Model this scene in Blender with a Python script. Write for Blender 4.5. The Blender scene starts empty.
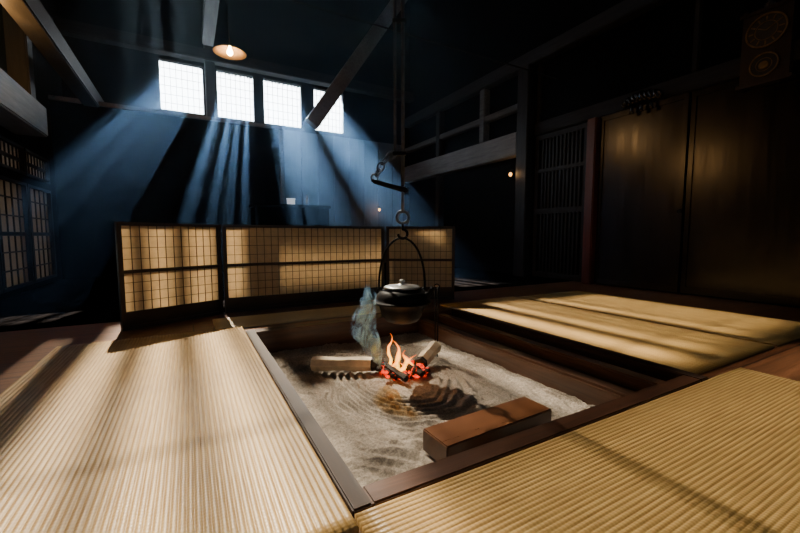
import bpy, bmesh, math, random
from mathutils import Vector, Matrix, noise
random.seed(7)
U = 0.6
PI = math.pi
C = bpy.context.scene.collection
YAW = math.radians(-29.0)
FW = Vector((math.sin(-YAW), math.cos(YAW), 0)); RT = Vector((math.cos(YAW), -math.sin(-YAW), 0))
def P(f, r, z=0.0):
    v = FW * f + RT * r
    return Vector((v.x, v.y, z))

# ---------------------------------------------------------------- materials
def new_mat(name):
    m = bpy.data.materials.new(name); m.use_nodes = True
    nt = m.node_tree; nt.nodes.clear()
    out = nt.nodes.new('ShaderNodeOutputMaterial')
    return m, nt, out
def N(nt, t, **kw):
    n = nt.nodes.new(t)
    for k, v in kw.items():
        if k in n.inputs: n.inputs[k].default_value = v
        else: setattr(n, k, v)
    return n
def ramp(nt, stops):
    r = nt.nodes.new('ShaderNodeValToRGB')
    e = r.color_ramp.elements
    e[0].position, e[0].color = stops[0][0], (*stops[0][1], 1)
    e[1].position, e[1].color = stops[-1][0], (*stops[-1][1], 1)
    for p, c in stops[1:-1]:
        q = e.new(p); q.color = (*c, 1)
    return r
def wood(name, c1, c2, rough=0.45, axis='X', scale=6, bump=0.15, coat=0.0, spec=0.5):
    m, nt, out = new_mat(name)
    tc = N(nt, 'ShaderNodeTexCoord'); mp = N(nt, 'ShaderNodeMapping')
    s = {'X': (0.35, 5, 5), 'Y': (5, 0.35, 5), 'Z': (5, 5, 0.35)}[axis]
    mp.inputs['Scale'].default_value = s
    nt.links.new(tc.outputs['Object'], mp.inputs['Vector'])
    n = N(nt, 'ShaderNodeTexNoise', Scale=scale, Detail=8.0, Roughness=0.65, Distortion=0.6)
    nt.links.new(mp.outputs[0], n.inputs['Vector'])
    n2 = N(nt, 'ShaderNodeTexNoise', Scale=1.7, Detail=3.0)
    nt.links.new(tc.outputs['Object'], n2.inputs['Vector'])
    r = ramp(nt, [(0.3, c1), (0.7, c2)])
    nt.links.new(n.outputs['Fac'], r.inputs[0])
    mx = N(nt, 'ShaderNodeMix', data_type='RGBA', blend_type='MULTIPLY')
    mx.inputs['Factor'].default_value = 0.6
    r2 = ramp(nt, [(0.3, (0.45, 0.45, 0.45)), (0.7, (1, 1, 1))])
    nt.links.new(n2.outputs['Fac'], r2.inputs[0])
    nt.links.new(r.outputs[0], mx.inputs['A']); nt.links.new(r2.outputs[0], mx.inputs['B'])
    b = N(nt, 'ShaderNodeBsdfPrincipled', Roughness=rough)
    b.inputs['Specular IOR Level'].default_value = spec
    if coat: b.inputs['Coat Weight'].default_value = coat; b.inputs['Coat Roughness'].default_value = 0.15
    nt.links.new(mx.outputs['Result'], b.inputs['Base Color'])
    mr = N(nt, 'ShaderNodeMapRange'); mr.inputs['To Min'].default_value = max(.03, rough - 0.1); mr.inputs['To Max'].default_value = rough + 0.15
    nt.links.new(n.outputs['Fac'], mr.inputs[0]); nt.links.new(mr.outputs[0], b.inputs['Roughness'])
    bp = N(nt, 'ShaderNodeBump', Strength=bump, Distance=0.01)
    nt.links.new(n.outputs['Fac'], bp.inputs['Height']); nt.links.new(bp.outputs[0], b.inputs['Normal'])
    if coat: nt.links.new(bp.outputs[0], b.inputs['Coat Normal'])
    nt.links.new(b.outputs[0], out.inputs[0])
    return m
def plain(name, col, rough=0.5, metal=0.0, nscale=30, namt=0.3, bump=0.2, emit=None, estr=0, spec=.5):
    m, nt, out = new_mat(name)
    tc = N(nt, 'ShaderNodeTexCoord')
    n = N(nt, 'ShaderNodeTexNoise', Scale=nscale, Detail=6.0)
    nt.links.new(tc.outputs['Object'], n.inputs['Vector'])
    lo = tuple(c * (1 - namt) for c in col); hi = tuple(min(1, c * (1 + namt)) for c in col)
    r = ramp(nt, [(0.3, lo), (0.7, hi)]); nt.links.new(n.outputs['Fac'], r.inputs[0])
    b = N(nt, 'ShaderNodeBsdfPrincipled', Roughness=rough, Metallic=metal)
    b.inputs['Specular IOR Level'].default_value = spec
    nt.links.new(r.outputs[0], b.inputs['Base Color'])
    bp = N(nt, 'ShaderNodeBump', Strength=bump, Distance=0.004)
    nt.links.new(n.outputs['Fac'], bp.inputs['Height']); nt.links.new(bp.outputs[0], b.inputs['Normal'])
    if emit:
        b.inputs['Emission Color'].default_value = (*emit, 1); b.inputs['Emission Strength'].default_value = estr
    nt.links.new(b.outputs[0], out.inputs[0])
    return m
def straw(name, axis, c1=(0.37, 0.215, 0.063), c2=(0.57, 0.37, 0.13)):
    m, nt, out = new_mat(name)
    tc = N(nt, 'ShaderNodeTexCoord'); mp = N(nt, 'ShaderNodeMapping')
    mp.inputs['Scale'].default_value = (3, 90, 90) if axis == 'X' else (90, 3, 90)
    nt.links.new(tc.outputs['Object'], mp.inputs['Vector'])
    n = N(nt, 'ShaderNodeTexNoise', Scale=3.0, Detail=5.0)
    nt.links.new(mp.outputs[0], n.inputs['Vector'])
    w = N(nt, 'ShaderNodeTexWave', Scale=30.0, Distortion=0.6, Detail=2.0)
    w.bands_direction = axis
    nt.links.new(tc.outputs['Object'], w.inputs['Vector'])
    n2 = N(nt, 'ShaderNodeTexNoise', Scale=2.5, Detail=4.0)
    nt.links.new(tc.outputs['Object'], n2.inputs['Vector'])
    r = ramp(nt, [(0.3, c1), (0.7, c2)]); nt.links.new(n.outputs['Fac'], r.inputs[0])
    r2 = ramp(nt, [(0.0, (0.82, 0.8, 0.76)), (0.5, (1, 1, 1))]); nt.links.new(w.outputs['Fac'], r2.inputs[0])
    r3 = ramp(nt, [(0.3, (0.85, 0.83, 0.8)), (0.65, (1, 1, 1))]); nt.links.new(n2.outputs['Fac'], r3.inputs[0])
    m1 = N(nt, 'ShaderNodeMix', data_type='RGBA', blend_type='MULTIPLY'); m1.inputs['Factor'].default_value = 0.6
    m2 = N(nt, 'ShaderNodeMix', data_type='RGBA', blend_type='MULTIPLY'); m2.inputs['Factor'].default_value = 1
    nt.links.new(r.outputs[0], m1.inputs['A']); nt.links.new(r2.outputs[0], m1.inputs['B'])
    nt.links.new(m1.outputs['Result'], m2.inputs['A']); nt.links.new(r3.outputs[0], m2.inputs['B'])
    b = N(nt, 'ShaderNodeBsdfPrincipled', Roughness=0.42)
    nt.links.new(m2.outputs['Result'], b.inputs['Base Color'])
    bp = N(nt, 'ShaderNodeBump', Strength=0.2, Distance=0.0015)
    nt.links.new(w.outputs['Fac'], bp.inputs['Height']); nt.links.new(bp.outputs[0], b.inputs['Normal'])
    nt.links.new(b.outputs[0], out.inputs[0])
    return m
def paper(name, col, trans=0.6):
    m, nt, out = new_mat(name)
    tc = N(nt, 'ShaderNodeTexCoord'); n = N(nt, 'ShaderNodeTexNoise', Scale=25.0, Detail=6.0)
    nt.links.new(tc.outputs['Object'], n.inputs['Vector'])
    r = ramp(nt, [(0.3, tuple(c * 0.85 for c in col)), (0.7, col)]); nt.links.new(n.outputs['Fac'], r.inputs[0])
    d = N(nt, 'ShaderNodeBsdfDiffuse'); t = N(nt, 'ShaderNodeBsdfTranslucent'); mx = N(nt, 'ShaderNodeMixShader')
    mx.inputs[0].default_value = trans
    nt.links.new(r.outputs[0], d.inputs[0]); nt.links.new(r.outputs[0], t.inputs[0])
    nt.links.new(d.outputs[0], mx.inputs[1]); nt.links.new(t.outputs[0], mx.inputs[2])
    nt.links.new(mx.outputs[0], out.inputs[0])
    return m
def glow(name, col, s):
    m, nt, out = new_mat(name)
    e = N(nt, 'ShaderNodeEmission', Strength=s); e.inputs[0].default_value = (*col, 1)
    nt.links.new(e.outputs[0], out.inputs[0])
    return m

M_DARK = wood('dark_beam_wood', (0.014, 0.014, 0.016), (0.036, 0.035, 0.036), 0.6, 'Y', spec=.2)
M_PALE = wood('greyed_beam_wood', (0.13, 0.13, 0.135), (0.26, 0.255, 0.25), 0.55, 'Y', spec=.3)
M_MID = wood('mid_grey_beam_wood', (0.07, 0.07, 0.074), (0.15, 0.148, 0.145), 0.6, 'Y', spec=.2)
M_DARKX = wood('dark_beam_wood_x', (0.008, 0.008, 0.009), (0.022, 0.021, 0.021), 0.6, 'X', spec=.12)
M_DARKZ = wood('dark_post_wood', (0.010, 0.009, 0.009), (0.028, 0.025, 0.024), 0.5, 'Z', spec=.2)
M_WALL = wood('sooty_wall_boards', (0.0035, 0.0035, 0.004), (0.005, 0.0048, 0.005), 0.7, 'Z', bump=.05, spec=.05)
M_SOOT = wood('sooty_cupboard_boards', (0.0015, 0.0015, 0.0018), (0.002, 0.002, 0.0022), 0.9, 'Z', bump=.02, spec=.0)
M_GREY = wood('lit_haze_wall_boards', (0.08, 0.088, 0.096), (0.11, 0.118, 0.125), 0.7, 'Z', bump=.05, spec=.1)
M_LACQ = wood('lacquered_door_wood', (0.004, 0.0016, 0.0011), (0.009, 0.0034, 0.0023), 0.2, 'Z', scale=3, bump=0.06, coat=0.0, spec=.7)
M_RED = wood('reddish_post_wood', (0.09, 0.013, 0.007), (0.17, 0.028, 0.015), 0.4, 'Z')
M_RIMX = wood('hearth_rim_wood_x', (0.04, 0.014, 0.007), (0.13, 0.052, 0.025), 0.36, 'X', coat=0.2)
M_RIMY = wood('hearth_rim_wood_y', (0.022, 0.011, 0.007), (0.06, 0.03, 0.018), 0.5, 'Y', spec=.25)
M_RAIL = wood('hearth_rail_wood', (0.10, 0.045, 0.025), (0.25, 0.125, 0.07), 0.33, 'Y', coat=.4)  # rim wood lightened so the rails carry their highlights
M_BLOCK = wood('block_wood', (0.12, 0.043, 0.017), (0.19, 0.074, 0.029), 0.28, 'X', scale=4, bump=.0, coat=.4)
M_SCREEN = wood('screen_frame_wood', (0.008, 0.005, 0.0045), (0.025, 0.015, 0.011), 0.4, 'X')
M_LATT = wood('lattice_wood', (0.08, 0.045, 0.024), (0.14, 0.082, 0.045), 0.5, 'Z')
M_IRON = plain('cast_iron', (0.006, 0.006, 0.007), 0.5, 0.0, 60, 0.3, 0.2, spec=.12)
M_IRONL = plain('worn_iron', (0.022, 0.030, 0.042), 0.45, 0.0, 40, 0.4, 0.3, spec=.3)
M_CHAIN = plain('rubbed_chain_iron', (0.09, 0.105, 0.13), 0.4, 0.2, 40, 0.4, 0.2)
M_LID = plain('highlight_lid_iron', (0.60, 0.60, 0.60), 0.32, 0.8, 40, 0.15, 0.1)  # base colour lightened to hold the highlight on the lid
M_GOLD = plain('dull_brass', (0.25, 0.15, 0.055), 0.45, 0.7)
M_STRAWX = straw('straw_ribs_x', 'X', (0.34, 0.20, 0.065), (0.52, 0.345, 0.125)); M_STRAWY = straw('straw_ribs_y', 'Y')
M_STRAWP = straw('straw_ribs_lit', 'X', (0.80, 0.60, 0.30), (0.95, 0.80, 0.48))  # straw lightened in place of the light the screen blocks
M_PAPER = paper('amber_screen_backing', (0.82, 0.67, 0.46), 0.6)
M_SHOJI = paper('pale_shoji_paper', (0.38, 0.31, 0.24), 0.6)
M_BARK = plain('pale_split_wood', (0.72, 0.58, 0.40), 0.7, 0, 18, 0.2, 0.4)
M_CHAR = plain('charred_wood', (0.02, 0.018, 0.016), 0.8, 0, 40, 0.5, 0.9)

def floor_mat(name, c1, c2, rough, spec=.5):
    m, nt, out = new_mat(name)
    tc = N(nt, 'ShaderNodeTexCoord')
    br = N(nt, 'ShaderNodeTexBrick', Scale=1.0)
    br.inputs['Brick Width'].default_value = 3.6; br.inputs['Row Height'].default_value = 0.24
    br.inputs['Mortar Size'].default_value = 0.004; br.inputs['Bias'].default_value = 0
    br.inputs['Color1'].default_value = (*c1, 1); br.inputs['Color2'].default_value = (*c2, 1)
    br.inputs['Mortar'].default_value = (c1[0] * .1, c1[1] * .1, c1[2] * .1, 1)
    nt.links.new(tc.outputs['Object'], br.inputs['Vector'])
    mp = N(nt, 'ShaderNodeMapping'); mp.inputs['Scale'].default_value = (0.6, 9, 9)
    nt.links.new(tc.outputs['Object'], mp.inputs['Vector'])
    n = N(nt, 'ShaderNodeTexNoise', Scale=5.0, Detail=8.0, Distortion=0.5); nt.links.new(mp.outputs[0], n.inputs['Vector'])
    r = ramp(nt, [(0.3, (0.5, 0.5, 0.5)), (0.7, (1.2, 1.2, 1.2))]); nt.links.new(n.outputs['Fac'], r.inputs[0])
    mx = N(nt, 'ShaderNodeMix', data_type='RGBA', blend_type='MULTIPLY'); mx.inputs['Factor'].default_value = 1
    nt.links.new(br.outputs['Color'], mx.inputs['A']); nt.links.new(r.outputs[0], mx.inputs['B'])
    b = N(nt, 'ShaderNodeBsdfPrincipled', Roughness=rough); nt.links.new(mx.outputs['Result'], b.inputs['Base Color'])
    b.inputs['Specular IOR Level'].default_value = spec
    bp = N(nt, 'ShaderNodeBump', Strength=0.25, Distance=0.004); nt.links.new(n.outputs['Fac'], bp.inputs['Height'])
    nt.links.new(bp.outputs[0], b.inputs['Normal']); nt.links.new(b.outputs[0], out.inputs[0])
    return m
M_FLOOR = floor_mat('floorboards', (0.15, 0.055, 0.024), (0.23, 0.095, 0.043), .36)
M_FLOORD = floor_mat('shade_floorboards', (0.0012, 0.0008, 0.0006), (0.0018, 0.0012, 0.0009), .9, .0)  # near-black stands in for shade behind the screens
def ash_mat():
    m, nt, out = new_mat('hearth_ash')
    tc = N(nt, 'ShaderNodeTexCoord')
    n = N(nt, 'ShaderNodeTexNoise', Scale=120.0, Detail=6.0, Roughness=0.75); nt.links.new(tc.outputs['Object'], n.inputs['Vector'])
    n2 = N(nt, 'ShaderNodeTexNoise', Scale=5.0, Detail=5.0); nt.links.new(tc.outputs['Object'], n2.inputs['Vector'])
    r = ramp(nt, [(0.35, (0.225, 0.185, 0.148)), (0.65, (0.54, 0.465, 0.385))]); nt.links.new(n.outputs['Fac'], r.inputs[0])
    r2 = ramp(nt, [(0.35, (0.70, 0.69, 0.68)), (0.65, (1, 1, 1))]); nt.links.new(n2.outputs['Fac'], r2.inputs[0])
    mx = N(nt, 'ShaderNodeMix', data_type='RGBA', blend_type='MULTIPLY'); mx.inputs['Factor'].default_value = 1
    nt.links.new(r.outputs[0], mx.inputs['A']); nt.links.new(r2.outputs[0], mx.inputs['B'])
    b = N(nt, 'ShaderNodeBsdfPrincipled', Roughness=0.95); nt.links.new(mx.outputs['Result'], b.inputs['Base Color'])
    bp = N(nt, 'ShaderNodeBump', Strength=1.0, Distance=0.009); nt.links.new(n.outputs['Fac'], bp.inputs['Height'])
    nt.links.new(bp.outputs[0], b.inputs['Normal']); nt.links.new(b.outputs[0], out.inputs[0])
    return m
M_ASH = ash_mat()
def flame_mat():
    m, nt, out = new_mat('flame_fire')
    tc = N(nt, 'ShaderNodeTexCoord'); sp = N(nt, 'ShaderNodeSeparateXYZ'); nt.links.new(tc.outputs['Generated'], sp.inputs[0])
    r = ramp(nt, [(0.0, (1.0, 0.55, 0.10)), (0.35, (1.0, 0.42, 0.04)), (0.75, (1.0, 0.22, 0.01)), (1.0, (0.8, 0.09, 0.0))])
    nt.links.new(sp.outputs['Z'], r.inputs[0])
    e = N(nt, 'ShaderNodeEmission', Strength=6.0); nt.links.new(r.outputs[0], e.inputs[0])
    t = N(nt, 'ShaderNodeBsdfTransparent'); lw = N(nt, 'ShaderNodeLayerWeight', Blend=0.5)
    pw = N(nt, 'ShaderNodeMath', operation='POWER'); pw.inputs[1].default_value = .4; nt.links.new(lw.outputs['Facing'], pw.inputs[0])
    mx = N(nt, 'ShaderNodeMixShader'); nt.links.new(pw.outputs[0], mx.inputs[0])
    nt.links.new(e.outputs[0], mx.inputs[1]); nt.links.new(t.outputs[0], mx.inputs[2]); nt.links.new(mx.outputs[0], out.inputs[0])
    return m
M_FLAME = flame_mat()
def ember_mat():
    m, nt, out = new_mat('glowing_embers')
    tc = N(nt, 'ShaderNodeTexCoord'); n = N(nt, 'ShaderNodeTexNoise', Scale=35.0, Detail=4.0); nt.links.new(tc.outputs['Object'], n.inputs['Vector'])
    r = ramp(nt, [(0.5, (0.0, 0.0, 0.0)), (0.62, (1.0, 0.03, 0.003)), (0.8, (1.0, 0.14, 0.012))]); nt.links.new(n.outputs['Fac'], r.inputs[0])
    b = N(nt, 'ShaderNodeBsdfPrincipled', Roughness=0.9); b.inputs['Base Color'].default_value = (0.02, 0.015, 0.012, 1)
    nt.links.new(r.outputs[0], b.inputs['Emission Color']); b.inputs['Emission Strength'].default_value = 2.8
    nt.links.new(b.outputs[0], out.inputs[0]); return m
M_EMBER = ember_mat()

# ---------------------------------------------------------------- mesh helpers
def obj(name, bm, mat, parent=None, loc=(0, 0, 0), rot=(0, 0, 0), smooth=False, bevel=0.0):
    if bevel:
        bmesh.ops.bevel(bm, geom=list(bm.edges), offset=bevel, segments=2, affect='EDGES', clamp_overlap=True)
    bmesh.ops.recalc_face_normals(bm, faces=bm.faces)
    me = bpy.data.meshes.new(name); bm.to_mesh(me); bm.free()
    if smooth:
        for p in me.polygons: p.use_smooth = True
    me.materials.append(mat)
    o = bpy.data.objects.new(name, me); C.objects.link(o)
    o.location = loc; o.rotation_euler = rot
    if parent: o.parent = parent
    return o
def tag(o, label, cat, group=None, kind=None):
    o['label'] = label; o['category'] = cat
    if group: o['group'] = group
    if kind: o['kind'] = kind
    return o
def empty(name, loc, rz=0, label=None, cat=None, group=None):
    o = bpy.data.objects.new(name, None); C.objects.link(o); o.empty_display_size = 0.1
    o.location = loc; o.rotation_euler = (0, 0, rz)
    if label: tag(o, label, cat, group)
    return o
def box(bm, x0, x1, y0, y1, z0, z1, mtx=None):
    v = [bm.verts.new((x, y, z)) for x in (x0, x1) for y in (y0, y1) for z in (z0, z1)]
    for f in ((0, 1, 3, 2), (4, 6, 7, 5), (0, 4, 5, 1), (2, 3, 7, 6), (0, 2, 6, 4), (1, 5, 7, 3)):
        bm.faces.new([v[i] for i in f])
    if mtx:
        for q in v: q.co = mtx @ q.co
    return v
def bar(bm, a, b, w, h):
    a = Vector(a); b = Vector(b); d = b - a; L = d.length
    q = d.to_track_quat('X', 'Z').to_matrix().to_4x4()
    box(bm, 0, L, -w / 2, w / 2, -h / 2, h / 2, Matrix.Translation(a) @ q)
def tube(bm, pts, r, n=10, closed=False, caps=True):
    pts = [Vector(p) for p in pts]; k = len(pts)
    rs = r if isinstance(r, (list, tuple)) else [r] * k
    rings = []; prev = None
    for i in range(k):
        if closed: t = pts[(i + 1) % k] - pts[i - 1]
        else: t = pts[min(i + 1, k - 1)] - pts[max(i - 1, 0)]
        t.normalize()
        if prev is None:
            a = Vector((0, 0, 1)) if abs(t.z) < 0.9 else Vector((1, 0, 0))
            u = t.cross(a).normalized()
        else:
            u = (prev - t * prev.dot(t)).normalized()
        prev = u; w = t.cross(u)
        rings.append([bm.verts.new(pts[i] + (u * math.cos(2 * PI * j / n) + w * math.sin(2 * PI * j / n)) * rs[i]) for j in range(n)])
    for i in range(k if closed else k - 1):
        A = rings[i]; B = rings[(i + 1) % k]
        for j in range(n):
            bm.faces.new((A[j], A[(j + 1) % n], B[(j + 1) % n], B[j]))
    if caps and not closed:
        bm.faces.new(rings[0][::-1]); bm.faces.new(rings[-1])
def lathe(bm, prof, n=40, c=(0, 0, 0)):
    rings = []
    for r, z in prof:
        if r < 1e-6: rings.append([bm.verts.new((c[0], c[1], c[2] + z))])
        else: rings.append([bm.verts.new((c[0] + r * math.cos(2 * PI * j / n), c[1] + r * math.sin(2 * PI * j / n), c[2] + z)) for j in range(n)])
    for A, B in zip(rings, rings[1:]):
        for j in range(n):
            k = (j + 1) % n
            if len(A) == 1 and len(B) == 1: continue
            if len(A) == 1: bm.faces.new((A[0], B[j], B[k]))
            elif len(B) == 1: bm.faces.new((A[j], A[k], B[0]))
            else: bm.faces.new((A[j], A[k], B[k], B[j]))
def struct(name, bm, mat, bevel=0.0, parent=None):
    o = obj(name, bm, mat, parent, bevel=bevel)
    if not parent: o['kind'] = 'structure'
    return o
def ubox(bm, x0, x1, y0, y1, z0, z1):
    box(bm, x0 * U, x1 * U, y0 * U, y1 * U, z0 * U, z1 * U)

# ---------------------------------------------------------------- room shell (in units of U)
XL, XR, YB, YF, ZT = -2.6, 7.34, 12.5, -4.0, 14.2
FY = 1.18                                           # front edge of the rim
PX0, PX1, PY0, PY1 = 0.545, 2.97, 1.29, 3.95      # hearth pit
YD = 5.38                                           # boards beyond this line are blackened to swallow stray light
bm = bmesh.new()
ubox(bm, XL - .5, PX0 - .02, YF, YD, -.5, 0); ubox(bm, PX1 + .02, XR + .5, YF, YD, -.5, 0)
ubox(bm, PX0 - .02, PX1 + .02, YF, PY0 - .02, -.5, 0); ubox(bm, PX0 - .02, PX1 + .02, PY1 + .02, YD, -.5, 0)
ubox(bm, PX0 - .02, PX1 + .02, PY0 - .02, PY1 + .02, -.5, -.4)
struct('floor', bm, M_FLOOR)
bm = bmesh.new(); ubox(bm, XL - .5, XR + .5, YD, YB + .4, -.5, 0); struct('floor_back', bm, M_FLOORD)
bm = bmesh.new(); ubox(bm, XL - .5, XR + .5, YF, YB + .4, ZT, ZT + .3); struct('ceiling', bm, M_WALL)
WIN = [(-.56, .54), (.85, 1.90), (2.14, 3.34), (3.70, 4.75)]; WZ0, WZ1 = 4.42, 5.80
# unseen openings added to shape the sun patches: x0, x1, z0, z1, slat pitch, slat width
SUN_SLOTS = [(-1.41, -1.33, 8.6, 12.5, 0, 0), (-1.0, -.80, 8.1, 13.9, 0, 0), (-.64, -.40, 8.1, 13.9, 0, 0), (-.25, .05, 8.1, 13.9, 0, 0), (.15, .40, 8.1, 13.9, 0, 0), (.9, 2.5, 8.2, 8.95, .16, .10),
       (.45, .93, 9.7, 12.38, .16, .07), (.96, 1.15, 9.7, 12.38, 0, 0), (1.24, 1.80, 9.7, 12.38, .16, .115), (1.86, 2.08, 9.7, 12.38, 0, 0),
       (2.84, 3.20, 9.3, 12.38, 0, 0), (3.42, 3.62, 9.3, 12.38, 0, 0),
       (3.74, 4.26, 9.3, 12.38, .16, .115), (4.40, 4.58, 9.4, 12.3, 0, 0), (4.70, 5.7, 9.5, 12.3, .16, .10),
       (.42, 4.5, 12.44, 13.9, .16, .112)]
def wall_holes(bm, holes, x0, x1, y0, y1, z0, z1):
    xs = sorted(set([x0, x1] + [h[0] for h in holes] + [h[1] for h in holes]))
    for a, b in zip(xs, xs[1:]):
        hs = sorted([(h[2], h[3]) for h in holes if h[0] <= a + 1e-6 and h[1] >= b - 1e-6])
        z = z0
        for p, q in hs:
            if p > z: ubox(bm, a, b, y0, y1, z, p)
            z = max(z, q)
        if z < z1: ubox(bm, a, b, y0, y1, z, z1)
holes = [(a, b, WZ0, WZ1) for a, b in WIN] + [u[:4] for u in SUN_SLOTS]
bm = bmesh.new(); wall_holes(bm, holes, XL - .5, XR + .5, YB, YB + .25, 0, ZT); struct('wall_back', bm, M_WALL)
LZ = [(6.6, 8.1), (8.15, 9.5), (9.55, 10.9)]
def wall_side(bm, x0, x1, holes):
    ys = sorted(set([YF, YB] + [h[0] for h in holes] + [h[1] for h in holes]))
    for a, b in zip(ys, ys[1:]):
        hs = sorted([(h[2], h[3]) for h in holes if h[0] <= a + 1e-6 and h[1] >= b - 1e-6]); z = 0
        for p, q in hs:
            if p > z: ubox(bm, x0, x1, a, b, z, p)
            z = q
        if z < ZT: ubox(bm, x0, x1, a, b, z, ZT)
bm = bmesh.new(); wall_side(bm, XL - .3, XL, [(a, b, .1, 1.95) for a, b in LZ] + [(a, b, 2.1, 2.6) for a, b in LZ]); struct('wall_left', bm, M_WALL)
bm = bmesh.new(); ubox(bm, XR, XR + .35, YF, YB + .3, 0, ZT); struct('wall_right', bm, M_WALL)
bm = bmesh.new(); ubox(bm, XL + .02, 2.34, 11.3, 12.48, 0, 3.98)
struct('wall_partition', bm, M_SOOT)
bm = bmesh.new(); ubox(bm, 2.4, 7.0, 12.42, 12.49, 0, 4.3)  # paler cladding added to imitate brighter haze right of the partition
for k in range(8): ubox(bm, 2.7 + k * .55, 2.74 + k * .55, 12.39, 12.42, 0, 4.3)
struct('wall_haze_panel', bm, M_GREY)

# windows at the back
wi = 1
for a, b in WIN:
    bm = bmesh.new(); t = .03
    ubox(bm, a, a + t, YB + .0, YB + .1, WZ0, WZ1); ubox(bm, b - t, b, YB + .0, YB + .1, WZ0, WZ1)
    ubox(bm, a, b, YB + .0, YB + .1, WZ0, WZ0 + t); ubox(bm, a, b, YB + .0, YB + .1, WZ1 - t, WZ1)
    o = struct('window_%d' % wi, bm, M_DARKX); wi += 1
    bm = bmesh.new(); n = 8
    for k in range(1, n):
        x = a + (b - a) * k / n; ubox(bm, x - .006, x + .006, YB + .04, YB + .06, WZ0, WZ1)
    for k in range(1, 6):
        z = WZ0 + (WZ1 - WZ0) * k / 6; ubox(bm, a, b, YB + .04, YB + .06, z - .004, z + .004)
    struct('lattice', bm, M_PALE, parent=o)
for a, b, z0, z1, pt, sw in SUN_SLOTS:
    bm = bmesh.new(); t = .02
    ubox(bm, a, a + t, YB + .1, YB + .2, z0, z1); ubox(bm, b - t, b, YB + .1, YB + .2, z0, z1)
    ubox(bm, a, b, YB + .1, YB + .2, z0, z0 + t); ubox(bm, a, b, YB + .1, YB + .2, z1 - t, z1)
    o = struct('window_%d' % wi, bm, M_DARKX); wi += 1  # added sun opening, numbered along with the windows
    if pt:
        bm = bmesh.new(); x = a + pt / 2
        while x + sw < b: ubox(bm, x, x + sw, YB + .12, YB + .15, z0, z1); x += pt
        struct('slats', bm, M_DARKX, parent=o)  # added slats that thin the sun through the opening
# unseen slats and top board added outside to break and trim the window beam
bm = bmesh.new(); rnd = random.Random(21); x = .6
while x < 4.6:
    w_ = rnd.uniform(.04, .09); ubox(bm, x, x + w_, 16.0, 16.03, 7.0, 8.3); x += w_ + rnd.uniform(.04, .10)
ubox(bm, -.5, 5.5, 16.0, 16.04, 8.27, 9.8)
struct('trim_added_ray_slats', bm, M_DARKZ)

# shoji windows at the left wall and lattice above them
for a, b in LZ:
    for z0, z1, rows, cols in ((.1, 1.95, 6, 5), (2.1, 2.6, 2, 8)):
        bm = bmesh.new(); t = .05
        ubox(bm, XL - .08, XL + .03, a, a + t, z0, z1); ubox(bm, XL - .08, XL + .03, b - t, b, z0, z1)
        ubox(bm, XL - .08, XL + .03, a, b, z0, z0 + t); ubox(bm, XL - .08, XL + .03, a, b, z1 - t, z1)
        o = struct('window_%d' % wi, bm, M_DARK); wi += 1
        bm = bmesh.new()
        for k in range(1, cols):
            y = a + (b - a) * k / cols; ubox(bm, XL - .04, XL - .02, y - .012, y + .012, z0, z1)
        for k in range(1, rows):
            z = z0 + (z1 - z0) * k / rows; w = .035 if k == rows // 2 else .012
            ubox(bm, XL - .04, XL - .02, a, b, z - w, z + w)
        struct('lattice', bm, M_DARK, parent=o)
        bm = bmesh.new(); ubox(bm, XL - .05, XL - .04, a, b, z0, z1); struct('shoji_paper', bm, M_SHOJI, parent=o)

# posts, beams (trim)
tn = 1
def trim(mat, bx=None, br=None, bev=0.012):
    global tn
    bm = bmesh.new()
    if bx: ubox(bm, *bx)
    if br: a, b, w, h = br; bar(bm, [c * U for c in a], [c * U for c in b], w * U, h * U)
    o = struct('trim_%d' % tn, bm, mat, bevel=bev); tn += 1
    return o
trim(M_DARKZ, (.57, .82, 12.25, YB, 4.1, 8.2))                  # pillar between windows
trim(M_DARKX, (XL, XR, 12.15, YB - .02, 5.86, 6.15))            # beam above windows
trim(M_MID, (XL + .02, 2.44, 11.22, 12.46, 3.98, 4.07), bev=.006)  # paler cap added as an edge highlight on the dark partition
trim(M_MID, (2.34, 2.43, 11.24, 11.4, 0, 3.97), bev=.006)        # paler corner strip added as its side edge highlight
trim(M_MID, (.52, .80, 9.0, 12.1, 6.2, 6.6))                     # beam along the room
trim(M_PALE, br=((3.42, 11.8, 4.4), (7.3, 11.8, 10.06), .3, .42))  # diagonal brace running up to the right wall
trim(M_DARKZ, (7.0, 7.33, 6.5, 6.85, 0, 4.95))                   # right post
trim(M_PALE, (7.02, 7.3, 6.85, YB - .02, 2.95, 3.5))             # big beam behind post
trim(M_DARK, (7.05, 7.3, -3.9, YB - .02, 4.95, 5.25))
trim(M_MID, (7.1, 7.3, 6.9, YB - .02, 4.05, 4.2))
trim(M_MID, (7.08, 7.3, 8.1, 8.3, 3.52, 4.93)); trim(M_DARKZ, (7.08, 7.3, 10.2, 10.4, 0, 4.93))
trim(M_PALE, (XL + .05, -2.1, 3.0, 9.0, 2.72, 3.23))             # left heavy beam
trim(M_DARK, (-2.0, -1.7, 1.0, 12.0, 3.95, 4.3))
trim(M_DARKZ, (XL + .02, XL + .3, 9.02, 9.3, 2.75, 9))
trim(M_DARK, (7.2, XR - .0, -3.9, 6.48, 3.34, 3.62))             # lintel above the doors
trim(M_RED, (7.10, XR, 4.84, 5.04, 0, 3.33))
trim(M_DARKX, br=((XL, 6.0, 4.5), (XR, 6.0, 4.5), .022, .022), bev=0.002)
trim(M_DARKX, (XL, XR, 2.3, 2.95, 6.0, 6.4))                     # beam that carries the hook
for y in (6.4, 3.25, 1.7, .2):
    trim(M_DARKZ, (7.22, XR, y - .05, y + .05, 3.63, 4.94))

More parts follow.
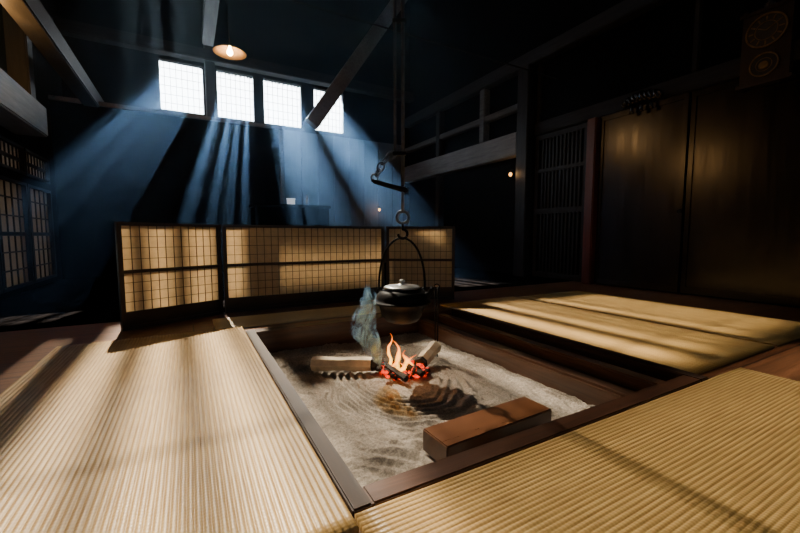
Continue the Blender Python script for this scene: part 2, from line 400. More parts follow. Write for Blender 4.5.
# sliding doors in the right wall
for i, (a, b) in enumerate(((3.3, 4.82), (1.76, 3.28), (.22, 1.74))):
    bm = bmesh.new(); x0, x1 = 7.22 + .04 * (i % 2), 7.3
    ubox(bm, x0, x1, a, a + .07, .03, 3.33); ubox(bm, x0, x1, b - .07, b, .03, 3.33)
    for z0, z1 in ((.03, .14), (3.24, 3.33)): ubox(bm, x0, x1, a + .07, b - .07, z0, z1)
    o = struct('door_%d' % (i + 1), bm, M_LACQ)
    bm = bmesh.new(); ubox(bm, x0 + .02, x1 - .01, a + .05, b - .05, .1, 3.28); struct('door_panel', bm, M_LACQ, parent=o)
    bm = bmesh.new(); lathe(bm, [(0, .01), (.02, .01), (.024, .0), (0, 0)], 20)
    obj('door_pull', bm, M_IRON, o, ((x0 - .005) * U, (a + .04) * U, 1.4 * U), (0, -PI / 2, 0))
bm = bmesh.new(); a, b = 5.06, 6.42
ubox(bm, 7.2, 7.3, a, a + .1, .03, 3.3); ubox(bm, 7.2, 7.3, b - .1, b, .03, 3.3)
for z0, z1 in ((.03, .15), (1.5, 1.62), (2.45, 2.53), (3.2, 3.3)): ubox(bm, 7.2, 7.3, a + .1, b - .1, z0, z1)
o = struct('door_4', bm, M_DARKZ)
bm = bmesh.new()
for k in range(1, 12):
    y = a + .1 + (b - a - .2) * k / 12; ubox(bm, 7.22, 7.26, y - .022, y + .022, .15, 3.2)
struct('door_bars', bm, M_DARKZ, parent=o)

# ---------------------------------------------------------------- hearth
rim = empty('hearth_frame', ((PX0 + PX1) / 2 * U, (PY0 + PY1) / 2 * U, 0), 0, 'square dark polished wooden rim and liner of the sunken hearth', 'hearth frame')
ox, oy = (PX0 + PX1) / 2 * U, (PY0 + PY1) / 2 * U
def rp(name, x0, x1, y0, y1, z0, z1, mat, lab=None, bev=.004):
    bm = bmesh.new(); box(bm, x0 * U - ox, x1 * U - ox, y0 * U - oy, y1 * U - oy, z0 * U, z1 * U)
    o = obj(name, bm, mat, rim, bevel=bev)
    if lab: o['label'] = lab
    return o
rp('rim_board', .465, PX0, FY, 4.08, -.35, .035, M_RIMY)
rp('rim_board', PX1, 3.07, FY, 4.08, -.35, .035, M_RIMY)
rp('rim_board', PX0, PX1, FY, PY0, -.35, .035, M_RIMX)
rp('rim_board', PX0, PX1, PY1, 4.08, -.35, .035, M_RIMX)
rp('inner_ledge', 2.62, PX1, PY0, PY1, -.35, -.10, M_RIMY, 'lower dark ledge along the right side inside the hearth')
rp('ledge_rail', 2.44, 2.58, PY0 + .02, PY1, -.35, -.04, M_RAIL, 'dark rounded rail on the inside of the ledge', .012)
rp('ledge_rail', 2.72, 2.84, PY0 + .02, PY1, -.10, .0, M_RAIL, 'thin rail on the inner ledge', .008)
# ash
K = P(1.9, .01); F = P(1.87, 0.005)
ax0, ax1, ay0, ay1 = PX0 * U, 2.45 * U, PY0 * U, PY1 * U
bm = bmesh.new(); nx, ny = 360, 400; acx, acy = (ax0 + ax1) / 2, (ay0 + ay1) / 2
AZ = -.12
def ash_h(x, y):
    d = Vector((x - F.x, y - F.y, 0)); r = d.length; th = math.atan2(d.y, d.x)
    wr = r * (1 + .26 * math.sin(th * 1.5 + .6)) + .16 * noise.noise(Vector((x * 2.0, y * 2.0, .3))) + .02 * noise.noise(Vector((x * 9, y * 9, .3)))
    s = math.sin(wr * 2 * PI / .038)
    patch = max(.3, min(1, .7 + 2.2 * noise.noise(Vector((x * 3.6, y * 3.6, 5)))))
    msk = min(1, max(0, (r - .15) / .10)) * patch
    line = math.sin((x * .75 + y * .35 + .07 * noise.noise(Vector((x * 4, y * 4, 9)))) * 2 * PI / .042)
    left = max(0, min(1, (1.05 - x) * 1.8)) * max(0, min(1, (1.30 - y) * 4))
    h = .0074 * s * msk * (1 - left) + .0068 * line * left * patch
    h += .013 * noise.noise(Vector((x * 5, y * 5, 2))) + .006 * noise.noise(Vector((x * 18, y * 18, 2))) + .0045 * noise.noise(Vector((x * 60, y * 60, 1)))
    h += .02 * math.exp(-(r / .16) ** 2)
    return h
V = [[bm.verts.new((ax0 + (ax1 - ax0) * i / nx - acx, ay0 + (ay1 - ay0) * j / ny - acy, ash_h(ax0 + (ax1 - ax0) * i / nx, ay0 + (ay1 - ay0) * j / ny))) for j in range(ny + 1)] for i in range(nx + 1)]
for i in range(nx):
    for j in range(ny): bm.faces.new((V[i][j], V[i + 1][j], V[i + 1][j + 1], V[i][j + 1]))
tag(obj('ash_bed', bm, M_ASH, None, (acx, acy, AZ), smooth=True), 'pale grey raked ash filling the sunken hearth', 'ash', kind='stuff')

# wooden block on the ash
a = P(1.097, .143); b = P(1.352, .564); ang = math.atan2(b.y - a.y, b.x - a.x)
bm = bmesh.new(); box(bm, 0, .49, 0, .132, 0, .076)
tag(obj('wooden_block', bm, M_BLOCK, None, (a.x, a.y, AZ + .006), (0, 0, ang), bevel=.004), 'thick brown timber block lying on the ash near the front of the hearth', 'wooden block')

# ---------------------------------------------------------------- straw mats
def mat_obj(name, x0, x1, y0, y1, axis, pitch, mat, label, th=.018, z=0.001):
    x0 *= U; x1 *= U; y0 *= U; y1 *= U
    cx, cy = (x0 + x1) / 2, (y0 + y1) / 2
    L = (x1 - x0) if axis == 'X' else (y1 - y0); W = (y1 - y0) if axis == 'X' else (x1 - x0)
    nr = max(1, round(W / pitch)); nw = nr * 8; nl = int(L / .05)
    bm = bmesh.new(); rows = []
    for i in range(nl + 1):
        s = -L / 2 + L * i / nl; row = []
        for j in range(nw + 1):
            w = -W / 2 + W * j / nw
            hh = th + .0026 * abs(math.sin(PI * j / 8)) ** .7 + .0012 * noise.noise(Vector((s * 3 + cx, w * 6 + cy, 0)))
            wob = .0005 * noise.noise(Vector((s * 5, (j // 8) * 1.3, 4)))
            p = (s, w + wob, hh) if axis == 'X' else (w + wob, s, hh)
            row.append(bm.verts.new(p))
        rows.append(row)
    for i in range(nl):
        for j in range(nw): bm.faces.new((rows[i][j], rows[i + 1][j], rows[i + 1][j + 1], rows[i][j + 1]))
    loop = rows[0] + [r[-1] for r in rows[1:]] + rows[-1][-2::-1] + [r[0] for r in rows[-2:0:-1]]
    low = [bm.verts.new((v.co.x, v.co.y, 0)) for v in loop]
    for i in range(len(loop)):
        k = (i + 1) % len(loop); bm.faces.new((loop[i], loop[k], low[k], low[i]))
    o = obj(name, bm, mat, None, (cx, cy, z), smooth=True)
    return tag(o, label, 'straw mat')
mat_obj('straw_mat', -1.05, .455, 1.1, 4.28, 'Y', .0150, M_STRAWY, 'long sunlit ribbed straw mat along the left side of the hearth')
mat_obj('straw_mat', .465, 3.50, -.4, 1.165, 'X', .0128, M_STRAWX, 'ribbed straw mat in the foreground along the front rim of the hearth')
mat_obj('straw_mat', 3.10, 4.53, 1.28, 4.42, 'Y', .021, M_STRAWY, 'ribbed straw mat right beside the far ledge of the hearth', th=.009)
mat_obj('straw_mat', 4.60, 6.03, 1.28, 4.34, 'Y', .021, M_STRAWY, 'ribbed straw mat farthest from the hearth toward the dark doors', th=.009)
mat_obj('straw_mat', .2, 2.35, 4.36, 4.9, 'X', .0185, M_STRAWP, 'narrow strip of matting, colour lightened as if lit, in front of the low lattice screen', th=.01)

# ---------------------------------------------------------------- folding lattice screen
scr = empty('folding_screen', (1.5 * U, 5.3 * U, 0), 0, 'low dark framed folding screen with amber lattice panels behind the hearth', 'folding screen')
def panel(p0, p1, cols):
    x0, y0 = p0[0] * U - 1.5 * U, p0[1] * U - 5.3 * U; x1, y1 = p1[0] * U - 1.5 * U, p1[1] * U - 5.3 * U
    L = math.hypot(x1 - x0, y1 - y0); an = math.atan2(y1 - y0, x1 - x0)
    H = 1.13 * U; zb = .115; mid = .37
    bm = bmesh.new()
    box(bm, 0, .026, -.015, .015, 0, H); box(bm, L - .026, L, -.015, .015, 0, H)
    box(bm, .0, L, -.018, .018, H - .018, H + .005); box(bm, .026, L - .026, -.013, .013, zb - .03, zb)
    box(bm, .026, L - .026, -.013, .013, mid - .011, mid + .011); box(bm, .026, L - .026, -.006, .006, .02, zb - .03)
    box(bm, .026, L - .026, -.014, .014, .0, .025)
    fr = obj('panel_frame', bm, M_SCREEN, scr, (x0, y0, 0), (0, 0, an))
    bm = bmesh.new()
    for k in range(1, cols):
        x = .026 + (L - .052) * k / cols; box(bm, x - .0016, x + .0016, -.009, -.002, zb, H - .016)
    for z0, z1, r in ((zb, mid - .009, 4), (mid + .009, H - .016, 4)):
        for k in range(1, r):
            z = z0 + (z1 - z0) * k / r; box(bm, .026, L - .026, -.008, -.003, z - .0016, z + .0016)
    obj('lattice', bm, M_LATT, fr)
    bm = bmesh.new(); box(bm, .02, L - .02, -.0015, .0005, zb - .01, H - .01); obj('paper_backing', bm, M_PAPER, fr)
panel((-.66, 4.84), (.335, 5.29), 12)
panel((.37, 5.33), (2.66, 5.33), 24)
panel((2.70, 5.31), (3.60, 4.74), 11)

# ---------------------------------------------------------------- pot hook
hk = empty('pothook', (K.x, K.y, 0), YAW, 'tall black iron pothook with chain and lever hanging over the fire', 'pothook')
def arc(cx, cz, r, a0, a1, n=14, y=0.0):
    return [(cx + r * math.cos(math.radians(a0 + (a1 - a0) * i / n)), y, cz + r * math.sin(math.radians(a0 + (a1 - a0) * i / n))) for i in range(n + 1)]
bm = bmesh.new(); tube(bm, [(-.034, 0, 3.62), (-.034, 0, .99)], .007, 10); obj('rod', bm, M_IRONL, hk, smooth=True)
bm = bmesh.new(); tube(bm, [(.004, 0, 3.62), (.004, 0, .84)], .0095, 10); obj('rod', bm, M_IRONL, hk, smooth=True)
for z in (1.0, 1.62):
    bm = bmesh.new(); box(bm, -.046, .020, -.012, .012, z - .008, z + .008); obj('rod_clamp', bm, M_IRON, hk, bevel=.002)
cpts = [Vector((-.036, 0, 1.002)), Vector((-.068, 0, .980)), Vector((-.096, 0, .952)), Vector((-.110, 0, .920)), Vector((-.126, 0, .896)), Vector((-.142, 0, .876))]
for i in range(5):
    A_, B_ = cpts[i], cpts[i + 1]; p = (A_ + B_) / 2; d = (B_ - A_).normalized(); L = (B_ - A_).length / 2 + .005; w = .0170
    side = Vector((d.z, 0, -d.x)) if i % 2 == 0 else (Vector((0, 1, 0)) * .8 + Vector((d.z, 0, -d.x)) * .6).normalized()
    bm = bmesh.new()
    tube(bm, [p + d * (L * math.cos(a) ) + side * (w * math.sin(a)) for a in [2 * PI * q / 16 for q in range(16)]], .0050, 8, closed=True)
    obj('chain_link', bm, M_CHAIN, hk, smooth=True)
bm = bmesh.new()
tube(bm, [(-.150, 0, .872), (-.135, 0, .864), (-.06, 0, .843), (0, 0, .828), (.02, 0, .822), (.032, 0, .818)], [.006, .011, .012, .014, .014, .007], 12)
obj('lever', bm, M_IRON, hk, smooth=True)
bm = bmesh.new(); tube(bm, [(.004, 0, .84), (.004, 0, .715)], .008, 10); tube(bm, arc(.004, .69, .030, 0, 360, 20)[:-1], .0075, 8, closed=True)
obj('ring', bm, M_CHAIN, hk, smooth=True)
bm = bmesh.new(); tube(bm, [(.004, 0, .665), (.004, 0, .63)] + arc(.004, .607, .023, 90, -180, 14), .007, 8)
obj('hook', bm, M_IRON, hk, smooth=True)

# ---------------------------------------------------------------- kettle
KZ = .160; q = .90
kt = empty('iron_kettle', (K.x, K.y, KZ), YAW, 'round black cast iron kettle with wide flange hanging over the fire', 'kettle')
bm = bmesh.new()
lathe(bm, [(r_, z_ * q) for r_, z_ in [(0, 0), (.055, .0), (.08, .010), (.100, .038), (.112, .078), (.118, .104), (.146, .112), (.149, .118), (.145, .124), (.134, .128), (.132, .142), (.126, .160), (.114, .177), (.100, .187), (.092, .191), (.090, .197), (.084, .197), (.080, .190), (0, .188)]], 56)
obj('body', bm, M_IRON, kt, smooth=True)
bm = bmesh.new(); lathe(bm, [(r_, z_ * q) for r_, z_ in [(0, .193), (.090, .195), (.094, .200), (.080, .207), (.040, .213), (.008, .216), (.007, .224), (.015, .231), (.014, .240), (.0, .244)]], 40)
lid = obj('lid', bm, M_LID, kt, smooth=True); lid['label'] = 'metal lid lightened for its highlight, with a round knob'
bm = bmesh.new(); tube(bm, [(.10, -.02, .12), (.122, -.025, .135), (.138, -.03, .153), (.146, -.032, .170), (.156, -.035, .182)], [.022, .018, .014, .012, .011], 14)
obj('spout', bm, M_IRON, kt, smooth=True)
bm = bmesh.new()
HT = .587 - KZ; HB = .165
tube(bm, [(.116 * math.cos(a), 0, HB + (HT - HB) * (math.sin(a) ** .85 if math.sin(a) > 1e-6 else 0)) for a in [PI * i / 32 for i in range(33)]], .0058, 10)
obj('handle', bm, M_IRON, kt, smooth=True)
for s in (-1, 1):
    bm = bmesh.new(); tube(bm, arc(.112 * s, .160, .013, 0, 360, 14)[:-1], .005, 8, closed=True); obj('handle_lug', bm, M_IRON, kt, smooth=True)

# ---------------------------------------------------------------- fire, logs, tongs, smoke
FZ = AZ + .018
fire = empty('fire', (F.x, F.y, FZ), YAW, 'small orange fire with flame tongues and red embers under the kettle', 'fire')
def flame(x, y, h, r, lean, seed, z=0):
    bm = bmesh.new(); pts = []; rs = []
    for i in range(19):
        t = i / 18
        pts.append((x + lean * t * t + .016 * math.sin(t * 8 + seed) * t, y + .01 * math.cos(t * 5 + seed) * t, z + h * t))
        rs.append(r * max(.03, (math.sin(PI * min(1, t * .82 + .2)) ** 1.3) * (1 - t * .35)) + .0004)
    tube(bm, pts, rs, 14)
    for v in bm.verts:
        v.co.x += .007 * noise.noise(v.co * 30 + Vector((seed, 0, 0)))
    obj('flame', bm, M_FLAME, fire, smooth=True)
flame(-.055, 0, .17, .010, -.005, 1, .04); flame(-.012, .01, .18, .016, -.02, 2.4); flame(.018, -.01, .13, .016, .012, 4)
flame(.045, .01, .10, .012, .02, 5.5); flame(-.03, -.02, .09, .015, .0, 7); flame(.075, .0, .06, .010, .02, 3)
flame(.0, -.03, .07, .015, .01, 9); flame(-.05, -.02, .06, .012, .01, 11)
bm = bmesh.new()
for k in range(60):
    rr = .115 * math.sqrt(random.random()); a = random.random() * 2 * PI; s = random.uniform(.010, .022)
    mt = Matrix.Translation((rr * math.cos(a) * 1.1, rr * math.sin(a) * .8, random.uniform(0, .04))) @ Matrix.Rotation(random.random() * 3, 4, 'X') @ Matrix.Rotation(random.random() * 3, 4, 'Z') @ Matrix.Diagonal((s * 1.5, s, s * .8, 1))
    bmesh.ops.create_icosphere(bm, subdivisions=2, radius=1, matrix=mt)
for v in bm.verts: v.co += Vector((1, 1, 1)) * .005 * noise.noise(v.co * 60)
o = obj('embers', bm, M_EMBER, fire); o['kind'] = 'stuff'; o['label'] = 'glowing red embers'
def log(p0, p1, r, mat, label, name='log'):
    p0 = Vector(p0); p1 = Vector(p1); mid = (p0 + p1) / 2
    root = empty(name, (mid.x, mid.y, min(p0.z, p1.z) - r), 0, label, 'log')
    for nm, ta, tb, mt in (('wood', 0, .86, mat), ('charred_end', .85, 1, M_CHAR)):
        bm = bmesh.new(); pts = [p0.lerp(p1, ta + (tb - ta) * i / 8) - root.location for i in range(9)]
        tube(bm, pts, [r * (1 + .06 * math.sin(i * 1.3)) * (.97 if nm == 'charred_end' else 1) for i in range(9)], 7)
        for v in bm.verts: v.co += v.co.normalized() * .005 * noise.noise(v.co * 25)
        obj(nm, bm, mt, root, smooth=False, bevel=0)
A = lambda f, r, z: P(f, r, z)
log(A(1.95, -.46, AZ + .045), A(1.90, -.09, AZ + .06), .037, M_BARK, 'pale split log pointing left out of the fire')
log(A(2.10, .20, AZ + .095), A(1.92, .10, AZ + .05), .036, M_BARK, 'thick short pale log leaning up on the right behind the fire')
log(A(1.75, .03, AZ + .04), A(1.88, -.08, AZ + .065), .018, M_CHAR, 'thin charred black stick in the front of the embers')
log(A(1.80, .11, AZ + .045), A(1.90, -.0, AZ + .07), .016, M_CHAR, 'short black burnt stick on the right of the embers')
tg = empty('fire_tongs', P(2.20, .215, AZ), YAW, 'pair of black iron fire sticks standing upright in the ash right of the kettle', 'fire tongs')
for s in (-1, 1):
    bm = bmesh.new(); tube(bm, [(.006 * s, 0, -.03), (.007 * s, 0, .2), (.009 * s, 0, .42)], [.003, .0045, .005], 10)
    obj('stick', bm, M_IRON, tg, smooth=True)
bm = bmesh.new(); tube(bm, arc(0, .42, .016, 0, 360, 16)[:-1], .003, 8, closed=True); obj('ring', bm, M_IRON, tg, smooth=True)

def smoke_mat():
    m, nt, out = new_mat('blue_smoke')
    tc = N(nt, 'ShaderNodeTexCoord'); n = N(nt, 'ShaderNodeTexNoise', Scale=11.0, Detail=6.0, Roughness=.62, Distortion=2.4)
    mp = N(nt, 'ShaderNodeMapping'); mp.inputs['Scale'].default_value = (1.8, 1, .75)
    nt.links.new(tc.outputs['Object'], mp.inputs['Vector']); nt.links.new(mp.outputs[0], n.inputs['Vector'])
    mr = N(nt, 'ShaderNodeMapRange'); mr.inputs['From Min'].default_value = .47; mr.inputs['From Max'].default_value = .70
    mr.inputs['To Min'].default_value = 0; mr.inputs['To Max'].default_value = 80
    nt.links.new(n.outputs['Fac'], mr.inputs[0])
    v = N(nt, 'ShaderNodeVolumeScatter', Anisotropy=0.6); v.inputs['Color'].default_value = (.22, .48, 1, 1)
    nt.links.new(mr.outputs[0], v.inputs['Density']); nt.links.new(v.outputs[0], out.inputs['Volume'])
    try: m.cycles.volume_step_rate = 0.3
    except Exception: pass
    return m
sm_ = P(1.80, -.10, AZ)
bm = bmesh.new()
pts = [(.03, 0, .05), (.01, 0, .10), (-.02, .0, .15), (-.05, 0, .20), (-.072, 0, .26), (-.072, 0, .32), (-.055, 0, .38), (-.045, 0, .44), (-.05, 0, .49)]
tube(bm, pts, [.006, .024, .042, .054, .060, .056, .044, .030, .006], 20)
for v in bm.verts: v.co += Vector((noise.noise(v.co * 14), noise.noise(v.co * 14 + Vector((9, 0, 0))), 0)) * .03
tag(obj('smoke', bm, smoke_mat(), None, sm_, (0, 0, YAW), smooth=True), 'wisp of blue smoke curling up left of the kettle', 'smoke', kind='stuff')

# ---------------------------------------------------------------- lamps and small things
def point(loc, e, col, r=.03):
    l = bpy.data.lights.new('light', 'POINT'); l.energy = e; l.color = col; l.shadow_soft_size = r
    o = bpy.data.objects.new('point_light', l); C.objects.link(o); o.location = loc; return o
LP = Vector((.80 * U, 8.0 * U, 4.41 * U))
lp = empty('hanging_lamp', LP, 0, 'shallow round pendant lamp with a glowing warm bulb below the roof beam', 'lamp')
bm = bmesh.new(); lathe(bm, [(.03, .07), (.05, .055), (.12, .03), (.175, -.005), (.173, -.01), (.118, .022), (.048, .046), (.03, .06)], 40); obj('shade', bm, plain('enamel_shade', (.18, .13, .08), .4), lp, smooth=True)
bm = bmesh.new(); lathe(bm, [(0, -.035), (.02, -.03), (.032, -.01), (.03, .01), (.016, .035), (.014, .06), (0, .06)], 24); obj('bulb', bm, glow('warm_bulb', (1, .62, .25), 90), lp, smooth=True)
bm = bmesh.new(); tube(bm, [(0, 0, .06), (-.01, 0, .5), (-.05, .6, 1.10)], .005, 8); obj('cord', bm, M_IRON, lp, smooth=True)
point(LP + Vector((0, 0, -.10)), 14, (1, .52, .18), .05)
for i, (pos, lab) in enumerate((((5.95, 12.25, 1.91), 'small warm wall lamp glowing low on the far back wall'), ((7.0, 7.0, 2.5), 'small warm wall lamp beside the tall right post'))):
    L = Vector([c * U for c in pos])
    w = empty('wall_lamp', L, 0, lab, 'lamp')
    bm = bmesh.new(); lathe(bm, [(0, -.03), (.018, -.022), (.025, 0), (.018, .022), (0, .03)], 16); obj('bulb', bm, glow('small_bulb_%s' % ('a', 'b')[i], (1, .45, .10), 4), w, smooth=True)
    bm = bmesh.new(); tube(bm, [(0, 0, .025), (0, 0, .06), (.06 if i else 0, 0 if i else .12, .08)], .007, 8); obj('bracket', bm, M_IRON, w, smooth=True)
    point(L + Vector((-.05, -.06, 0)), 1.2, (1, .55, .2))
# unseen lantern added off to the left for its reflection in the doors
LL = Vector((-2.42 * U, 7.25 * U, 3.70 * U))
ln = empty('reflection_lantern', LL, 0, 'unseen paper lantern added on the left wall for its reflection in the doors', 'lantern')
bm = bmesh.new(); lathe(bm, [(0, -.09), (.05, -.085), (.085, -.05), (.095, 0), (.085, .05), (.05, .085), (0, .09)], 24); obj('paper_globe', bm, glow('lantern_glow', (1, .55, .18), 14), ln, smooth=True)
bm = bmesh.new(); tube(bm, [(0, 0, .085), (0, 0, .12), (-.10, 0, .12)], .006, 8); obj('bracket', bm, M_IRON, ln, smooth=True)
point(LL + Vector((.15, -.04, 0)), 18, (1, .50, .16), .07)
cb = empty('low_cabinet', (2.1 * U, 9.1 * U, 0), 0, 'dark low cabinet behind the lattice screen', 'cabinet')
bm = bmesh.new(); box(bm, -.5, .5, -.2, .2, 0, .98); obj('body', bm, M_SOOT, cb, bevel=.006)
bm = bmesh.new(); box(bm, -.52, .52, -.22, .22, .98, 1.02); obj('top', bm, M_SOOT, cb, bevel=.004)
bm = bmesh.new(); box(bm, -.48, -.01, -.215, -.2, .06, .94); obj('door', bm, M_SOOT, cb, bevel=.003)
bm = bmesh.new(); box(bm, .01, .48, -.215, -.2, .06, .94); obj('door', bm, M_SOOT, cb, bevel=.003)
bm = bmesh.new(); box(bm, -.05, .05, -.03, .03, .0, .09); box(bm, -.056, .056, -.036, .036, .082, .095)
tag(obj('small_box', bm, plain('glowing_white_card', (.8, .82, .85), .5, emit=(.8, .9, 1), estr=.5), None, (2.12 * U, 9.1 * U, 1.022), (0, 0, YAW), bevel=.002), 'small glowing white box standing on the dark cabinet beneath the windows', 'box')  # emission added to make the white box read bright
bm = bmesh.new(); lathe(bm, [(0, 0), (.018, 0), (.018, .1), (.010, .12), (.010, .15), (0, .15)], 16)
tag(obj('small_bottle', bm, plain('white_glaze', (.7, .75, .8), .3), None, (2.5 * U, 9.1 * U, 1.022), smooth=True), 'slim pale bottle standing right of the small white box', 'bottle')

# wall clock on the right wall
ck = empty('wall_clock', (7.19 * U, 2.36 * U, 3.16 * U), -PI / 2, 'old dark wooden wall clock with two round brass-rimmed faces high on the right wall', 'clock')
bm = bmesh.new(); box(bm, -.16, .16, -.03, .06, 0, .58); box(bm, -.18, .18, -.04, .06, .57, .60); box(bm, -.18, .18, -.04, .06, -.02, .01)
lathe(bm, [(0, .60), (.03, .60), (.035, .63), (.012, .65), (.02, .67), (0, .69)], 16)
for sx in (-1, 1): lathe(bm, [(0, .60), (.014, .60), (.018, .62), (.006, .64), (0, .65)], 12, (sx * .155, 0, 0))
obj('case', bm, wood('clock_case_wood', (.02, .012, .008), (.05, .028, .018), .35, 'Z', spec=.4), ck, bevel=.0)
def disc(r0, r1, z0, th): 
    bm = bmesh.new(); lathe(bm, [(r0, 0), (r1, 0), (r1, th), (r0, th), (r0, 0)] if r0 > 0 else [(0, 0), (r1, 0), (r1, th), (0, th)], 40); return bm
for z, r, nm in ((.41, .135, 'dial'), (.135, .095, 'pendulum_window')):
    o = obj(nm, disc(0, r * .9, 0, .006), plain(nm + '_face', (.03, .02, .01) if nm == 'dial' else (.012, .008, .004), .5), ck, (0, -.03, z), (PI / 2, 0, 0))
    obj(nm + '_rim', disc(r * .91, r, 0, .014), M_GOLD, ck, (0, -.03, z), (PI / 2, 0, 0))
    obj(nm + '_ring', disc(r * .52, r * .56, 0, .009), M_GOLD, ck, (0, -.03, z), (PI / 2, 0, 0))
for k in range(12):
    bm = bmesh.new()
    a = k * PI / 6; d = Vector((math.sin(a), 0, math.cos(a))); bar(bm, d * .082 + Vector((0, -.038, .41)), d * .114 + Vector((0, -.038, .41)), .003, .010)
    obj('hour_mark', bm, M_GOLD, ck)
for L_, a in ((.06, 300), (.09, 60)):
    a = math.radians(a); bm = bmesh.new(); bar(bm, (0, -.041, .41), (L_ * math.sin(a), -.041, .41 + L_ * math.cos(a)), .003, .007); obj('clock_hand', bm, M_GOLD, ck)
bm = bmesh.new(); lathe(bm, [(0, 0), (.035, 0), (.03, .008), (0, .01)], 24); obj('pendulum', bm, M_GOLD, ck, (0, -.037, .13), (PI / 2, 0, 0))
# rope ornament on the lintel
rn = empty('rope_ornament', (7.12 * U, 4.0 * U, 3.2 * U), -PI / 2, 'dark knotted ornament hanging on the lintel above the sliding doors', 'ornament')
bm = bmesh.new()
tube(bm, [(-.2 + .4 * t / 24, .012 * math.cos(t * 1.2), .12 + .03 * math.sin(t * 1.2) + .03 * math.sin(t / 24 * PI)) for t in range(25)], [.016 + .022 * math.sin(PI * t / 24) for t in range(25)], 12)
tube(bm, [(-.2 + .4 * t / 24, -.012 * math.cos(t * 1.2), .12 - .03 * math.sin(t * 1.2) + .03 * math.sin(t / 24 * PI)) for t in range(25)], [.016 + .022 * math.sin(PI * t / 24) for t in range(25)], 12)
obj('rope', bm, M_LACQ, rn, smooth=True)
for x in (-.1, 0, .1):
    bm = bmesh.new(); tube(bm, [(x, 0, .1), (x, 0, .05), (x, 0, .0)], [.01, .018, .024], 10); obj('tassel', bm, M_LACQ, rn, smooth=True)

# ---------------------------------------------------------------- haze: thicker toward the back of the room, between screen height and the beams
m, nt, out = new_mat('smoky_air')
v = N(nt, 'ShaderNodeVolumeScatter', Anisotropy=0.3); v.inputs['Color'].default_value = (.37, .63, 1, 1)
tc = N(nt, 'ShaderNodeTexCoord'); sp = N(nt, 'ShaderNodeSeparateXYZ'); nt.links.new(tc.outputs['Object'], sp.inputs[0])
def vr(src, a, b, c, d):
    q = nt.nodes.new('ShaderNodeMapRange'); q.interpolation_type = 'SMOOTHSTEP'
    for i, x in enumerate((a, b, c, d)): q.inputs[i + 1].default_value = x
    nt.links.new(src, q.inputs[0]); return q.outputs[0]
def mul(a, b):
    q = nt.nodes.new('ShaderNodeMath'); q.operation = 'MULTIPLY'; nt.links.new(a, q.inputs[0]); nt.links.new(b, q.inputs[1]); return q.outputs[0]
fy = vr(sp.outputs['Y'], 3.0, 6.0, 0, 1); fz = vr(sp.outputs['Z'], 3.2, 4.4, .0092, .0015); fl = vr(sp.outputs['Z'], .3, 2.5, .15, 1)
ad = nt.nodes.new('ShaderNodeMath'); ad.operation = 'ADD'; ad.inputs[1].default_value = .0006
nt.links.new(mul(mul(fy, fz), fl), ad.inputs[0]); nt.links.new(ad.outputs[0], v.inputs['Density'])
nt.links.new(v.outputs[0], out.inputs['Volume'])
try: m.cycles.volume_step_rate = 0.8
except Exception: pass
bm = bmesh.new(); ubox(bm, XL - .02, XR + .1, YF + .05, YB + .1, -.45, ZT + .05)
tag(obj('smoky_haze', bm, m), 'thin bluish smoke haze filling the dark room and showing the light shafts', 'haze', kind='stuff')

# ---------------------------------------------------------------- lights and world
s = bpy.data.lights.new('sun', 'SUN'); s.energy = 15.5; s.color = (1, .87, .67); s.angle = math.radians(1.1)
so = bpy.data.objects.new('sun', s); C.objects.link(so)
so.rotation_euler = Vector((0.03, -1, -1.1)).to_track_quat('-Z', 'Y').to_euler()
# strong lamp outside the small clerestory windows: fans crisp shafts into the smoke
sl = bpy.data.lights.new('window_beam', 'SPOT'); sl.energy = 1150000; sl.color = (.76, .89, 1); sl.spot_size = math.radians(27); sl.spot_blend = .05; sl.shadow_soft_size = .03
sb = bpy.data.objects.new('window_beam', sl); C.objects.link(sb)
sp0 = Vector((3.2, 22.0, 13.1)) * U; sb.location = sp0
sb.rotation_euler = (Vector((2.1, 12.5, 5.05)) * U - sp0).to_track_quat('-Z', 'Y').to_euler()
point(P(1.80, .0, .02), 1.3, (1, .45, .16), .12)
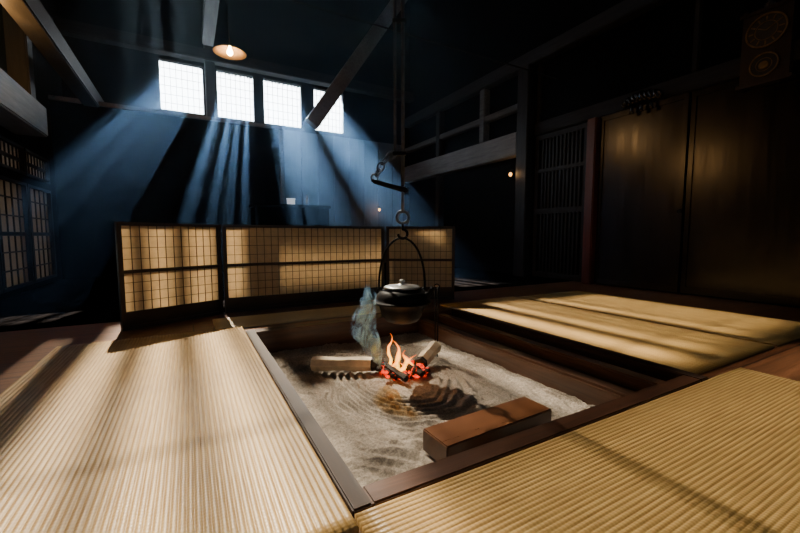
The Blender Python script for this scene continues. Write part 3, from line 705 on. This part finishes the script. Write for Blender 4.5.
# warm area light added behind the left shoji to brighten its paper
al = bpy.data.lights.new('shoji_backlight', 'AREA'); al.shape = 'RECTANGLE'; al.size = 4.5 * U; al.size_y = 2.6 * U; al.energy = .7; al.color = (1, .66, .38)
ao = bpy.data.objects.new('shoji_backlight', al); C.objects.link(ao); ao.location = (-3.8 * U, 8.8 * U, 1.35 * U); ao.rotation_euler = Vector((1, 0, 0)).to_track_quat('-Z', 'Z').to_euler()
def portal(cx, cy, cz, sx, sz, rx):
    l = bpy.data.lights.new('portal', 'AREA'); l.shape = 'RECTANGLE'; l.size = sx * U; l.size_y = sz * U
    try: l.cycles.is_portal = True
    except Exception: return
    o = bpy.data.objects.new('portal', l); C.objects.link(o); o.location = (cx * U, cy * U, cz * U); o.rotation_euler = (rx, 0, 0)
portal(2.1, YB + .28, 5.1, 5.4, 1.4, -PI / 2)
portal(2.1, YB + .28, 11.0, 7.4, 6.1, -PI / 2)
portal(2.4, YF - .02, 7.1, 10.0, 14.2, PI / 2)
w = bpy.data.worlds.new('sky'); bpy.context.scene.world = w; w.use_nodes = True; nt = w.node_tree; nt.nodes.clear()
out = nt.nodes.new('ShaderNodeOutputWorld'); bg = nt.nodes.new('ShaderNodeBackground')
tc = nt.nodes.new('ShaderNodeTexCoord'); sp = nt.nodes.new('ShaderNodeSeparateXYZ'); nt.links.new(tc.outputs['Generated'], sp.inputs[0])
y_ = vr(sp.outputs['Y'], .1, .55, 0, 1)               # bright toward the sunny side
z_ = vr(sp.outputs['Z'], .44, .52, 13, .9)            # glare low in the sky, calmer overhead
g_ = vr(sp.outputs['Z'], .18, .28, .15, 1)            # dimmed below the glare to limit stray light in the haze
mu = nt.nodes.new('ShaderNodeMath'); mu.operation = 'MULTIPLY_ADD'; mu.inputs[2].default_value = .10
nt.links.new(mul(y_, g_), mu.inputs[0]); nt.links.new(z_, mu.inputs[1]); nt.links.new(mu.outputs[0], bg.inputs['Strength'])
bg.inputs['Color'].default_value = (.86, .94, 1, 1); nt.links.new(bg.outputs[0], out.inputs[0])

# ---------------------------------------------------------------- camera
cam = bpy.data.cameras.new('camera'); co = bpy.data.objects.new('camera', cam); C.objects.link(co)
cam.lens = 379 / 800 * 36; cam.sensor_width = 36; cam.clip_start = .02
co.location = (0, 0, .6); co.rotation_euler = (math.radians(90 - 4.7), 0, YAW)
bpy.context.scene.camera = co
